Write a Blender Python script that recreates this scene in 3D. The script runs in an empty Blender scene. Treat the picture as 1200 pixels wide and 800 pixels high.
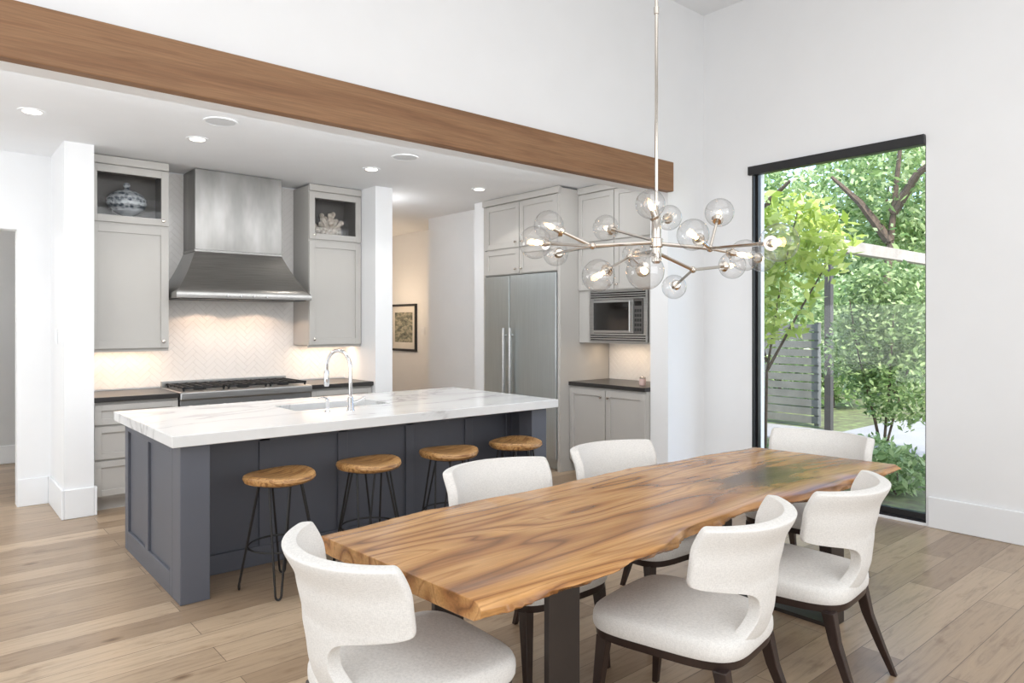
import bpy, bmesh, math, random
from mathutils import Vector, Matrix
random.seed(7)
scene = bpy.context.scene
col = scene.collection
R = math.radians
try:
    scene.view_settings.view_transform = 'Standard'
    scene.view_settings.look = 'None'
except Exception:
    pass

# ------------------------------------------------------------------ camera
H = 1.52; FPX = 820.0
FW = Vector((0.6494, 0.7604, 0)); RT = Vector((0.7604, -0.6494, 0))
cam = bpy.data.cameras.new('camera'); cam_o = bpy.data.objects.new('camera', cam); col.objects.link(cam_o)
cam_o.location = (0, 0, H); cam_o.rotation_euler = (R(90), 0, -math.atan2(FW.x, FW.y))
cam.sensor_width = 36; cam.lens = FPX / 1200 * 36; cam.shift_y = -20 / 1200; cam.clip_end = 200
scene.camera = cam_o

def P(u, v, d):
    return FW * d + RT * (d * (u - 600) / FPX) + Vector((0, 0, H - d * (v - 380) / FPX))

# ------------------------------------------------------------------ materials
def lin(c):
    return tuple(((x / 255) / 12.92 if x / 255 <= .04045 else ((x / 255 + .055) / 1.055) ** 2.4) for x in c) + (1,)
def newmat(name):
    m = bpy.data.materials.new(name); m.use_nodes = True
    nt = m.node_tree; b = nt.nodes['Principled BSDF']
    return m, nt, b
def coords(nt, scale=(1, 1, 1), rot=(0, 0, 0), loc=(0, 0, 0)):
    tc = nt.nodes.new('ShaderNodeTexCoord'); mp = nt.nodes.new('ShaderNodeMapping')
    mp.inputs['Scale'].default_value = scale; mp.inputs['Rotation'].default_value = rot; mp.inputs['Location'].default_value = loc
    nt.links.new(tc.outputs['Object'], mp.inputs['Vector'])
    return mp.outputs['Vector']
def noise(nt, vec, scale, detail=4, rough=.55, dist=0):
    n = nt.nodes.new('ShaderNodeTexNoise'); n.inputs['Scale'].default_value = scale
    n.inputs['Detail'].default_value = detail; n.inputs['Roughness'].default_value = rough
    n.inputs['Distortion'].default_value = dist
    nt.links.new(vec, n.inputs['Vector']); return n.outputs['Fac']
def ramp(nt, fac, stops):
    r = nt.nodes.new('ShaderNodeValToRGB'); e = r.color_ramp.elements
    while len(e) < len(stops): e.new(.5)
    for i, (p, c) in enumerate(stops):
        e[i].position = p; e[i].color = c
    nt.links.new(fac, r.inputs['Fac']); return r.outputs['Color']
def mixc(nt, fac, a, b, mode='MIX'):
    m = nt.nodes.new('ShaderNodeMix'); m.data_type = 'RGBA'; m.blend_type = mode
    for k, v in ((0, fac), (6, a), (7, b)):
        if hasattr(v, 'links'): nt.links.new(v, m.inputs[k])
        else: m.inputs[k].default_value = v
    return m.outputs[2]
def bump(nt, b, h, strength, dist=.01):
    bn = nt.nodes.new('ShaderNodeBump'); bn.inputs['Strength'].default_value = strength; bn.inputs['Distance'].default_value = dist
    nt.links.new(h, bn.inputs['Height']); nt.links.new(bn.outputs['Normal'], b.inputs['Normal'])
def paint(name, c, rough=.5, metal=0, var=.05, scale=3, bmp=0, bscale=60):
    m, nt, b = newmat(name); c = lin(c)
    v = coords(nt); f = noise(nt, v, scale)
    lo = tuple(x * (1 - var) for x in c[:3]) + (1,); hi = tuple(min(1, x * (1 + var)) for x in c[:3]) + (1,)
    nt.links.new(ramp(nt, f, [(.3, lo), (.7, hi)]), b.inputs['Base Color'])
    b.inputs['Roughness'].default_value = rough; b.inputs['Metallic'].default_value = metal
    if bmp: bump(nt, b, noise(nt, v, bscale, 2), bmp, .002)
    return m
def steel(name, c, rough=.28, stretch=(2, 2, 120), amt=.12):
    m, nt, b = newmat(name); c = lin(c); v = coords(nt, stretch); f = noise(nt, v, 2, 3)
    lo = tuple(x * (1 - amt) for x in c[:3]) + (1,); hi = tuple(min(1, x * (1 + amt)) for x in c[:3]) + (1,)
    nt.links.new(ramp(nt, f, [(.3, lo), (.7, hi)]), b.inputs['Base Color'])
    b.inputs['Metallic'].default_value = 1; b.inputs['Roughness'].default_value = rough
    return m
def wood(name, cols, stretch=(.5, 6, 6), scale=1.6, rough=.45, dist=1.0, fine=.25):
    m, nt, b = newmat(name); v = coords(nt, stretch)
    f = noise(nt, v, scale, 6, .6, dist)
    n = len(cols); st = [(.28 + .44 * i / (n - 1), lin(c)) for i, c in enumerate(cols)]
    c1 = ramp(nt, f, st)
    v2 = coords(nt, tuple(s * (3 if s > 1 else 1.5) for s in stretch)); f2 = noise(nt, v2, scale * 5, 5, .6)
    c2 = ramp(nt, f2, [(.35, (1 - fine, 1 - fine, 1 - fine, 1)), (.65, (1, 1, 1, 1))])
    nt.links.new(mixc(nt, 1.0, c1, c2, 'MULTIPLY'), b.inputs['Base Color'])
    b.inputs['Roughness'].default_value = rough
    bump(nt, b, f2, .08, .003)
    return m
def emit(name, c, s):
    m, nt, b = newmat(name); b.inputs['Base Color'].default_value = lin(c)
    b.inputs['Emission Color'].default_value = lin(c); b.inputs['Emission Strength'].default_value = s
    return m
def clear_glass(name, edge=.6, base=.05, dark=1.0):
    m = bpy.data.materials.new(name); m.use_nodes = True; nt = m.node_tree
    nt.nodes.remove(nt.nodes['Principled BSDF']); out = nt.nodes['Material Output']
    t = nt.nodes.new('ShaderNodeBsdfTransparent'); g = nt.nodes.new('ShaderNodeBsdfGlossy'); mx = nt.nodes.new('ShaderNodeMixShader')
    g.inputs['Roughness'].default_value = .02
    lw = nt.nodes.new('ShaderNodeLayerWeight'); lw.inputs['Blend'].default_value = .35
    c = ramp(nt, lw.outputs['Facing'], [(0.0, (base,) * 3 + (1,)), (.55, (base * 1.8,) * 3 + (1,)), (1.0, (edge,) * 3 + (1,))])
    tc = ramp(nt, lw.outputs['Facing'], [(0.0, (1 - (1 - dark) * .1,) * 3 + (1,)), (.5, (1 - (1 - dark) * .3,) * 3 + (1,)), (.95, (dark, dark, dark, 1))])
    nt.links.new(tc, t.inputs['Color'])
    nt.links.new(c, mx.inputs[0]); nt.links.new(t.outputs[0], mx.inputs[1]); nt.links.new(g.outputs[0], mx.inputs[2])
    nt.links.new(mx.outputs[0], out.inputs['Surface']); return m

def floor_mat():
    m, nt, b = newmat('oak_planks')
    v = coords(nt)
    br = nt.nodes.new('ShaderNodeTexBrick'); nt.links.new(v, br.inputs['Vector'])
    br.offset = .37; br.inputs['Scale'].default_value = 1; br.inputs['Brick Width'].default_value = 1.7
    br.inputs['Row Height'].default_value = .18; br.inputs['Mortar Size'].default_value = .0017
    br.inputs['Color1'].default_value = lin((189, 166, 139)); br.inputs['Color2'].default_value = lin((143, 119, 95))
    br.inputs['Mortar'].default_value = lin((104, 87, 71)); br.inputs['Bias'].default_value = -.05
    g = noise(nt, coords(nt, (1.2, 16, 1)), 2.0, 7, .68, 1.2)
    gc = ramp(nt, g, [(.3, (.69, .67, .65, 1)), (.48, (.96, .96, .96, 1)), (.72, (1.09, 1.09, 1.09, 1))])
    k = noise(nt, coords(nt, (1.6, 4.5, 1)), 2.6, 4)
    kc = ramp(nt, k, [(.27, (.70, .65, .60, 1)), (.42, (1, 1, 1, 1))])
    vo = nt.nodes.new('ShaderNodeTexVoronoi'); vo.inputs['Scale'].default_value = 1.7; nt.links.new(coords(nt, (.9, 1.7, 1)), vo.inputs['Vector'])
    kn = ramp(nt, vo.outputs['Distance'], [(.0, (.30, .24, .2, 1)), (.035, (.58, .52, .46, 1)), (.085, (1, 1, 1, 1))])
    c = mixc(nt, 1.0, mixc(nt, 1.0, mixc(nt, 1.0, br.outputs['Color'], gc, 'MULTIPLY'), kc, 'MULTIPLY'), kn, 'MULTIPLY')
    nt.links.new(c, b.inputs['Base Color']); b.inputs['Roughness'].default_value = .3
    bump(nt, b, g, .05, .003)
    return m
def marble():
    m, nt, b = newmat('white_marble'); v = coords(nt, (.7, 1.5, 1), (0, 0, .5))
    f = noise(nt, v, 1.0, 6, .55, 1.2)
    c = ramp(nt, f, [(.40, lin((228, 228, 227))), (.475, lin((223, 223, 222))), (.5, lin((190, 189, 188))), (.525, lin((223, 223, 222))), (.62, lin((230, 230, 229)))])
    nt.links.new(c, b.inputs['Base Color']); b.inputs['Roughness'].default_value = .15
    return m
def table_wood():
    m, nt, b = newmat('live_edge_slab')
    v = coords(nt, (.25, 2.0, 2.0), (0, 0, .04)); f = noise(nt, v, 1.1, 2.5, .48, .6)
    mu = nt.nodes.new('ShaderNodeMath'); mu.operation = 'MULTIPLY'; mu.inputs[1].default_value = 20.0; nt.links.new(f, mu.inputs[0])
    fr_ = nt.nodes.new('ShaderNodeMath'); fr_.operation = 'PINGPONG'; fr_.inputs[1].default_value = 1.0; nt.links.new(mu.outputs[0], fr_.inputs[0])
    c1 = ramp(nt, fr_.outputs[0], [(.0, lin((126, 82, 44))), (.12, lin((160, 110, 62))), (.40, lin((186, 136, 82))), (.85, lin((203, 155, 98))), (1, lin((175, 125, 74)))])
    fb = noise(nt, coords(nt, (.28, 5.0, 5.0)), 1.5, 5, .58, .7)
    cb = ramp(nt, fb, [(.33, (.55, .47, .39, 1)), (.42, (.89, .87, .84, 1)), (.5, (1, 1, 1, 1)), (.7, (1.08, 1.07, 1.05, 1))])
    v2 = coords(nt, (1.0, 34, 34)); f2 = noise(nt, v2, 2.5, 6, .68, .6)
    c2 = ramp(nt, f2, [(.35, (.74, .72, .69, 1)), (.62, (1.04, 1.04, 1.04, 1))])
    pv = coords(nt, (1.1, 2.4, 0), (0, 0, .1), (-.69, .2, 0))
    ln = nt.nodes.new('ShaderNodeVectorMath'); ln.operation = 'LENGTH'; nt.links.new(pv, ln.inputs[0])
    ad = nt.nodes.new('ShaderNodeMath'); ad.operation = 'ADD'; nt.links.new(ln.outputs['Value'], ad.inputs[0])
    ns = nt.nodes.new('ShaderNodeMath'); ns.operation = 'MULTIPLY'; ns.inputs[1].default_value = .8; nt.links.new(noise(nt, coords(nt, (2, 5, 1)), 1.8, 5, .6, 1), ns.inputs[0]); nt.links.new(ns.outputs[0], ad.inputs[1])
    c3 = ramp(nt, ad.outputs[0], [(.45, (.20, .22, .24, 1)), (.66, (.36, .38, .38, 1)), (.74, (.62, .60, .56, 1)), (.9, (1, 1, 1, 1))])
    x = mixc(nt, 1., mixc(nt, 1., c1, c2, 'MULTIPLY'), cb, 'MULTIPLY')
    nt.links.new(mixc(nt, 1., x, c3, 'MULTIPLY'), b.inputs['Base Color'])
    b.inputs['Roughness'].default_value = .24
    bump(nt, b, f2, .05, .003)
    return m
def fabric(name, c):
    m, nt, b = newmat(name); c = lin(c)
    f = noise(nt, coords(nt, (50, 50, 260)), 2, 2); g = noise(nt, coords(nt, (260, 260, 50)), 2, 2)
    h = mixc(nt, .5, f, g)
    lo = tuple(x * .82 for x in c[:3]) + (1,)
    nt.links.new(ramp(nt, h, [(.36, lo), (.6, c)]), b.inputs['Base Color'])
    b.inputs['Roughness'].default_value = .9
    bump(nt, b, h, .35, .002)
    return m
def leafmat(name, a, bcol, cc):
    m = bpy.data.materials.new(name); m.use_nodes = True; nt = m.node_tree
    b = nt.nodes['Principled BSDF']; out = nt.nodes['Material Output']
    ge = nt.nodes.new('ShaderNodeNewGeometry')
    c = ramp(nt, ge.outputs['Random Per Island'], [(0, lin(a)), (.5, lin(bcol)), (1, lin(cc))])
    nt.links.new(c, b.inputs['Base Color']); b.inputs['Roughness'].default_value = .5
    tr = nt.nodes.new('ShaderNodeBsdfTranslucent'); nt.links.new(c, tr.inputs['Color'])
    mx = nt.nodes.new('ShaderNodeMixShader'); mx.inputs[0].default_value = .4
    nt.links.new(b.outputs[0], mx.inputs[1]); nt.links.new(tr.outputs[0], mx.inputs[2]); nt.links.new(mx.outputs[0], out.inputs['Surface'])
    return m

WALL = paint('wall_white', (237, 238, 239), .75, var=.01)
CEIL = paint('ceiling_white', (239, 241, 243), .8, var=.01)
TRIM = paint('trim_white', (238, 240, 242), .45, var=.01)
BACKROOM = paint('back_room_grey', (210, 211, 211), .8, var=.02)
FLOOR = floor_mat(); MARBLE = marble(); TABLE = table_wood()
BEAM = wood('beam_wood', [(112, 79, 53), (138, 100, 69), (153, 115, 82), (130, 94, 64)], (.3, 5, 5), 1.6, .62, .9, .24)
CAB = paint('grey_cabinet_paint', (186, 183, 178), .45, var=.015)
ISL = paint('slate_island_paint', (91, 94, 103), .45, var=.02)
TILE = paint('white_tile', (233, 230, 226), .2, var=.012, scale=9)
GROUT = paint('grout', (220, 216, 211), .8)
STEEL = steel('brushed_steel', (178, 178, 177), .32, (2, 2, 90))
STEELH = steel('hood_steel', (142, 140, 137), .27, (2, 2, 90), .12)
STEELV = steel('chimney_steel', (138, 136, 133), .33, (2.5, 2.5, .8), .26)
STEELF = steel('refrigerator_steel', (194, 201, 202), .36, (60, 60, 1.2), .05)
NICKEL = steel('polished_nickel', (206, 199, 190), .12, (3, 3, 3), .03)
CHROME = steel('chrome', (215, 215, 216), .07, (3, 3, 3), .02)
DARKSTONE = paint('dark_honed_stone', (44, 42, 41), .3, var=.15, scale=20)
BLACKIRON = paint('cast_iron', (26, 26, 27), .55, var=.1)
BLACKMETAL = paint('black_metal', (30, 29, 29), .4, var=.1)
BRONZE = paint('dark_bronze_steel', (62, 56, 53), .42, .5, var=.15)
ESPRESSO = wood('espresso_wood', [(34, 23, 20), (48, 33, 28), (40, 27, 23)], (8, 8, .6), 2, .35, .4, .15)
CREAM = fabric('off_white_linen', (232, 230, 226))
STOOLWOOD = wood('stool_seat_wood', [(92, 58, 30), (174, 122, 70), (222, 174, 114), (150, 102, 58)], (1.0, 9, 9), 3.0, .4, 1.8, .4)
FRAMEBLK = paint('window_black', (30, 30, 32), .4, var=.05)
PANE = clear_glass('window_glass', .2, .015)
CABGLASS = clear_glass('cabinet_glass', .12, .006)
GLOBE = clear_glass('globe_glass', .85, .075, .7)
BULB = emit('warm_bulb', (255, 206, 142), 28)
DARKGLASS = paint('black_glass', (26, 23, 21), .08, var=.02)
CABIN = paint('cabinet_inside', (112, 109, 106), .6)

# ------------------------------------------------------------------ mesh helpers
def box(bm, x0, x1, y0, y1, z0, z1):
    vs = [bm.verts.new((x, y, z)) for x in (x0, x1) for y in (y0, y1) for z in (z0, z1)]
    for f in ((0, 1, 3, 2), (4, 6, 7, 5), (0, 4, 5, 1), (2, 3, 7, 6), (0, 2, 6, 4), (1, 5, 7, 3)):
        bm.faces.new([vs[i] for i in f])
def lbox(bm, F, u0, u1, n0, n1, z0, z1):
    O, U, N = F
    vs = [bm.verts.new(O + U * u + N * n + Vector((0, 0, z))) for u in (u0, u1) for n in (n0, n1) for z in (z0, z1)]
    for f in ((0, 1, 3, 2), (4, 6, 7, 5), (0, 4, 5, 1), (2, 3, 7, 6), (0, 2, 6, 4), (1, 5, 7, 3)):
        bm.faces.new([vs[i] for i in f])
def ring_loft(bm, rings, cap=True, closed=False):
    vr = [[bm.verts.new(p) for p in r] for r in rings]
    n = len(vr[0]); m = len(vr)
    for i in range(m if closed else m - 1):
        a, b = vr[i], vr[(i + 1) % m]
        for j in range(n):
            bm.faces.new((a[j], a[(j + 1) % n], b[(j + 1) % n], b[j]))
    if cap and not closed:
        bm.faces.new(vr[0]); bm.faces.new(vr[-1])
def tube(bm, pts, r, seg=8, closed=False):
    pts = [Vector(p) for p in pts]; n = len(pts)
    rs = r if isinstance(r, (list, tuple)) else [r] * n
    t0 = (pts[1] - pts[0]).normalized()
    a = Vector((0, 0, 1)) if abs(t0.z) < .9 else Vector((1, 0, 0))
    nrm = (a - t0 * a.dot(t0)).normalized(); rings = []
    for i in range(n):
        if closed: t = (pts[(i + 1) % n] - pts[i - 1]).normalized()
        elif i == 0: t = t0
        elif i == n - 1: t = (pts[-1] - pts[-2]).normalized()
        else: t = (pts[i + 1] - pts[i - 1]).normalized()
        nrm = (nrm - t * nrm.dot(t)).normalized(); bi = t.cross(nrm)
        rings.append([pts[i] + nrm * (math.cos(2 * math.pi * k / seg) * rs[i]) + bi * (math.sin(2 * math.pi * k / seg) * rs[i]) for k in range(seg)])
    ring_loft(bm, rings, True, closed)
def lathe(bm, prof, c=(0, 0, 0), seg=24):
    c = Vector(c); rings = []
    for r, z in prof:
        r = max(r, .0005)
        rings.append([c + Vector((r * math.cos(2 * math.pi * k / seg), r * math.sin(2 * math.pi * k / seg), z)) for k in range(seg)])
    ring_loft(bm, rings)
def sphere(bm, c, r, seg=16, sc=(1, 1, 1)):
    bmesh.ops.create_uvsphere(bm, u_segments=seg, v_segments=max(6, seg // 2), radius=1, matrix=Matrix.Translation(c) @ Matrix.Diagonal((r * sc[0], r * sc[1], r * sc[2], 1)))
def sqloft(bm, st):
    ring_loft(bm, [[(x + sx * h, y + sy * h, z) for sx, sy in ((-1, -1), (1, -1), (1, 1), (-1, 1))] for x, y, z, h in st])
def wl(o):
    v = Vector((0, 0, 0))
    while o is not None: v += o.location; o = o.parent
    return v
def mk(name, bm, mat, parent=None, smooth=False, bevel=0, seg=2, kind=None, label=None):
    bmesh.ops.recalc_face_normals(bm, faces=bm.faces)
    me = bpy.data.meshes.new(name); bm.to_mesh(me); bm.free()
    if parent is not None: me.transform(Matrix.Translation(-wl(parent)))
    me.materials.append(mat)
    if smooth:
        me.polygons.foreach_set('use_smooth', [True] * len(me.polygons)); me.set_sharp_from_angle(angle=R(42))
    o = bpy.data.objects.new(name, me); col.objects.link(o)
    if parent is not None: o.parent = parent
    if bevel:
        b = o.modifiers.new('bevel', 'BEVEL'); b.width = bevel; b.segments = seg; b.limit_method = 'ANGLE'; b.angle_limit = R(40)
    if kind: o['kind'] = kind
    if label: o['label'] = label
    return o
def B(): return bmesh.new()
def boxes(*bs):
    bm = B()
    for b in bs: box(bm, *b)
    return bm
def tag(o, label, cat, group=None):
    o['label'] = label; o['category'] = cat
    if group: o['group'] = group
    return o
def thing(name, label, cat, loc=(0, 0, 0), group=None):
    o = bpy.data.objects.new(name, None); col.objects.link(o); o.location = loc; o.empty_display_size = .1
    return tag(o, label, cat, group)
def struct(name, bm, mat, bevel=0, parent=None):
    return mk(name, bm, mat, parent, bevel=bevel, kind=None if parent else 'structure')
def copy_tree(o, parent=None):
    c = o.copy(); col.objects.link(c)
    if parent is not None: c.parent = parent; c.matrix_parent_inverse = o.matrix_parent_inverse
    for ch in list(o.children): copy_tree(ch, c)
    return c

# ------------------------------------------------------------------ room shell
CZ = 2.95; GZ = 4.5; XR = 5.8; YB = 3.94; YT = 4.14; YK = 7.1
struct('floor', boxes((-2.6, 6.0, -3.2, 10.6, -.1, 0)), FLOOR)
struct('ceiling', boxes((-2.6, 6.0, -3.2, 4.14, GZ, GZ + .1)), CEIL)
struct('ceiling_kitchen', boxes((-2.6, 6.2, YT, 10.6, CZ, CZ + .1)), CEIL)
WY0, WY1, WZ0, WZ1 = 1.985, 3.42, .02, 2.94
struct('wall_right', boxes((XR, 6.0, -3.2, WY0, 0, GZ), (XR, 6.0, WY1, 6.6, 0, GZ), (XR, 6.0, WY0, WY1, WZ1, GZ), (XR, 6.0, WY0, WY1, 0, WZ0)), WALL)
struct('wall_header', boxes((-2.6, XR, YB, YT, 2.74, GZ), (5.24, XR, YB, YT, 0, 2.74)), WALL)
struct('wall_left', boxes((-2.8, -2.6, -3.2, 10.6, 0, GZ)), WALL)
struct('wall_behind', boxes((-2.6, 6.0, -3.4, -3.2, 0, GZ)), WALL)
DZ = 2.31
struct('wall_back', boxes((.65, 3.82, YK, YK + .15, 0, CZ), (-2.6, -.45, YK, YK + .15, 0, CZ), (-.45, .65, YK, YK + .15, DZ, CZ),
       (.886, 1.09, 6.41, YK, 0, CZ), (3.62, 3.82, 6.41, YK, 0, CZ)), WALL)
struct('wall_hall_left', boxes((3.62, 3.82, YK + .15, 10.5, 0, CZ)), WALL)
struct('wall_hall_right', boxes((5.3, 6.2, 6.6, 7.95, 0, CZ), (5.9, 6.2, 7.95, 10.5, 0, CZ)), WALL)
struct('wall_hall_end', boxes((-2.6, 6.2, 10.5, 10.7, 0, CZ)), WALL)
struct('wall_fridge_end', boxes((5.05, 5.8, 6.42, 6.6, 0, CZ)), WALL)
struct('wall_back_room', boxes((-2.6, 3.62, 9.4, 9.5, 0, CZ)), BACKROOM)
def bb(name, *bs): struct(name, boxes(*bs), TRIM, bevel=.006)
bb('baseboard_right', (XR - .02, XR, -3.2, WY0 - .02, 0, .23), (XR - .02, XR, WY1 + .02, YB, 0, .23))
bb('baseboard_header', (5.22, XR - .02, YB - .02, YB, 0, .23), (5.22, 5.24, YB, YT - .02, 0, .23))
bb('baseboard_back', (.65, .866, YK - .02, YK, 0, .23), (.866, .886, 6.39, YK, 0, .23), (.886, 1.09, 6.39, 6.41, 0, .23), (1.09, 1.11, 6.39, 6.44, 0, .23))
bb('baseboard_column', (3.62, 3.84, 6.39, 6.41, 0, .23), (3.82, 3.84, 6.41, 10.5, 0, .23))
bb('baseboard_hall', (5.28, 5.3, 6.6, 7.95, 0, .2), (5.88, 5.9, 7.95, 10.5, 0, .2), (5.03, 5.05, 6.42, 6.6, 0, .2))
bb('baseboard_back_room', (-2.6, 3.62, 9.38, 9.4, 0, .2))

# window
fa, fb_ = 5.845, 5.89
w = struct('window_1', boxes((fa, fb_, WY0, WY0 + .02, WZ0, WZ1), (fa, fb_, WY1 - .03, WY1, WZ0, WZ1), (fa, fb_, WY0 + .02, WY1 - .03, WZ0, WZ0 + .06), (fa, fb_, WY0 + .02, WY1 - .03, WZ1 - .05, WZ1)), FRAMEBLK)
mk('jamb_liner', boxes((5.797, fa, WY1 - .010, WY1 + .004, WZ0, WZ1), (5.81, fa, WY0, WY1, WZ0, WZ0 + .012)), FRAMEBLK, w)
mk('pane', boxes((5.865, 5.871, WY0 + .02, WY1 - .03, WZ0 + .06, WZ1 - .05)), PANE, w)
mk('shade_cassette', boxes((5.765, 5.84, WY0 + .002, WY1 + .03, WZ1 - .065, WZ1 + .012)), FRAMEBLK, w, bevel=.003)

# beam
tag(mk('beam', boxes((-2.6, 5.22, 3.86, YB, 2.72, 2.985)), BEAM, bevel=.006), 'brown stained timber beam spanning the wide kitchen opening below the white upper wall', 'beam')

# herringbone tiles
def herring(name, F, w, h, z0, tw=.046, n=3):
    bm = B(); L = 2 * n; ext = int((w + h) / tw) + 4
    c, s = math.cos(R(45)), math.sin(R(45)); g = .0009
    for y in range(-ext, ext):
        for x in range(-ext, ext):
            k = (x - y) % L
            if k == 0: q = (x * tw, (x + n) * tw, y * tw, (y + 1) * tw)
            elif k == L - 1: q = (x * tw, (x + 1) * tw, y * tw, (y + n) * tw)
            else: continue
            a0, a1, b0, b1 = q[0] + g, q[1] - g, q[2] + g, q[3] - g
            cx, cy = (a0 + a1) / 2, (b0 + b1) / 2
            ux, uz = cx * c - cy * s + w / 2, cx * s + cy * c + h / 2
            if ux < -.12 or ux > w + .12 or uz < -.12 or uz > h + .12: continue
            lo = []; hi = []
            e = .0014
            for (p, r) in ((a0, b0), (a1, b0), (a1, b1), (a0, b1)):
                uu, zz = p * c - r * s + w / 2, p * s + r * c + h / 2
                lo.append(Vector((uu, zz, 0)))
                pp = p + (e if p == a0 else -e); rr = r + (e if r == b0 else -e)
                hi.append(Vector((pp * c - rr * s + w / 2, pp * s + rr * c + h / 2, .0022)))
            lv = [bm.verts.new(v) for v in lo]; hv = [bm.verts.new(v) for v in hi]
            bm.faces.new(hv)
            for i in range(4): bm.faces.new((lv[i], lv[(i + 1) % 4], hv[(i + 1) % 4], hv[i]))
    for co, no in (((0, 0, 0), (-1, 0, 0)), ((w, 0, 0), (1, 0, 0)), ((0, 0, 0), (0, -1, 0)), ((0, h, 0), (0, 1, 0))):
        bmesh.ops.bisect_plane(bm, geom=bm.verts[:] + bm.edges[:] + bm.faces[:], plane_co=co, plane_no=no, clear_outer=True)
    O, U, N = F
    for v in bm.verts:
        u, z, nn = v.co
        v.co = O + U * u + N * (nn + .005) + Vector((0, 0, z + z0))
    bmesh.ops.recalc_face_normals(bm, faces=bm.faces)
    me = bpy.data.meshes.new(name); bm.to_mesh(me); bm.free(); me.materials.append(TILE)
    bm2 = B(); lbox(bm2, F, 0, w, 0, .0055, z0, z0 + h)
    o = mk(name, bm2, GROUT, kind='structure')
    t = bpy.data.objects.new('tile_field', me); col.objects.link(t); t.parent = o
    return o
FB = (Vector((1.09, YK, 0)), Vector((1, 0, 0)), Vector((0, -1, 0)))
herring('wall_backsplash', FB, 2.53, 2.0, .94)
FR = (Vector((XR, 4.14, 0)), Vector((0, 1, 0)), Vector((-1, 0, 0)))
herring('wall_bar_backsplash', FR, 1.0, .42, .93)

# ------------------------------------------------------------------ cabinets
def door(parent, F, u0, u1, z0, z1, kind='shaker', knob=None, mat=CAB, fw=.06, t=.02):
    bm = B(); g = .003
    u0 += g; u1 -= g; z0 += g; z1 -= g
    if kind == 'drawer_flat':
        lbox(bm, F, u0, u1, 0, t, z0, z1)
    else:
        lbox(bm, F, u0, u0 + fw, 0, t, z0, z1); lbox(bm, F, u1 - fw, u1, 0, t, z0, z1)
        lbox(bm, F, u0 + fw, u1 - fw, 0, t, z0, z0 + fw); lbox(bm, F, u0 + fw, u1 - fw, 0, t, z1 - fw, z1)
        if kind != 'glass': lbox(bm, F, u0 + fw, u1 - fw, 0, t * .4, z0 + fw, z1 - fw)
    nm = {'shaker': 'door', 'glass': 'glass_door', 'drawer': 'drawer', 'drawer_flat': 'drawer'}[kind]
    d = mk(nm, bm, mat, parent, bevel=.0015, seg=1)
    if kind == 'glass':
        bm = B(); lbox(bm, F, u0 + fw, u1 - fw, .007, .011, z0 + fw, z1 - fw); mk('pane', bm, CABGLASS, d)
    if knob:
        O, U, N = F; k = O + U * knob[0] + Vector((0, 0, knob[1]))
        bm = B(); tube(bm, [k + N * t, k + N * (t + .012), k + N * (t + .014), k + N * (t + .026), k + N * (t + .028)], [.006, .006, .014, .014, .009], 12)
        mk('knob', bm, NICKEL, d, smooth=True)
    return d

def wall_cabinet(x0, x1, label, kx):
    F = (Vector((x0, 6.72, 0)), Vector((1, 0, 0)), Vector((0, -1, 0))); wd = x1 - x0; y0, y1 = 6.72, YK - .012
    t = thing('wall_cabinet', label, 'cabinet', ((x0 + x1) / 2, 6.9, 1.31), 'grey wall cabinets beside the range hood')
    mk('body', boxes((x0, x1, y0, y1, 1.31, 2.39), (x0, x0 + .02, y0, y1, 2.39, 2.93), (x1 - .02, x1, y0, y1, 2.39, 2.93), (x0 + .02, x1 - .02, y0, y1, 2.86, 2.93), (x0 + .02, x1 - .02, y1 - .02, y1, 2.39, 2.86)), CAB, t)
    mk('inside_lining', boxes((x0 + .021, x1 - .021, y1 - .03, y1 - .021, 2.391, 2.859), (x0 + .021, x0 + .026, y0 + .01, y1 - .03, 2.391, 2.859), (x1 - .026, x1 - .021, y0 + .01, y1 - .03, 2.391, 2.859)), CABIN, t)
    mk('crown_moulding', boxes((x0, x1, y0 - .03, y0, 2.875, 2.945)), CAB, t, bevel=.008)
    door(t, F, .0, wd, 1.31, 2.37, 'shaker', (kx, 1.37), fw=.065)
    door(t, F, .0, wd, 2.385, 2.87, 'glass', (kx, 2.43), fw=.06)
    mk('light_rail', boxes((x0, x1, y0 + .005, y0 + .025, 1.285, 1.31)), CAB, t)
    return t
wall_cabinet(1.10, 1.72, 'grey wall cabinet left of the steel hood, with footed covered jar behind its glass door', .57)
wall_cabinet(3.03, 3.615, 'grey wall cabinet right of the steel hood, with pale coral behind its glass door', .05)
# jar and coral
JX = (1.42, 6.88, 2.39)
t = thing('covered_jar', 'footed covered jar with blue grey pattern inside glass door left of hood', 'jar', JX)
JARM, nt, b = newmat('patterned_porcelain')
vo = nt.nodes.new('ShaderNodeTexVoronoi'); vo.inputs['Scale'].default_value = 30; nt.links.new(coords(nt), vo.inputs['Vector'])
bw = nt.nodes.new('ShaderNodeTexWave'); bw.bands_direction = 'Z'; bw.inputs['Scale'].default_value = 6; nt.links.new(coords(nt), bw.inputs['Vector'])
jc = mixc(nt, .5, ramp(nt, vo.outputs['Distance'], [(.32, lin((46, 58, 70))), (.55, lin((192, 196, 198)))]), ramp(nt, bw.outputs['Fac'], [(.4, lin((54, 66, 78))), (.68, lin((172, 178, 182)))]))
nt.links.new(jc, b.inputs['Base Color']); b.inputs['Roughness'].default_value = .4
BZ = 2.45
bm = B(); lathe(bm, [(0, -.058), (.08, -.058), (.076, -.045), (.036, -.02), (.032, .02), (.09, .05), (.14, .09), (.158, .13), (.150, .155), (0, .155)], (JX[0], JX[1], BZ), 28); mk('bowl', bm, JARM, t, smooth=True)
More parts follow.
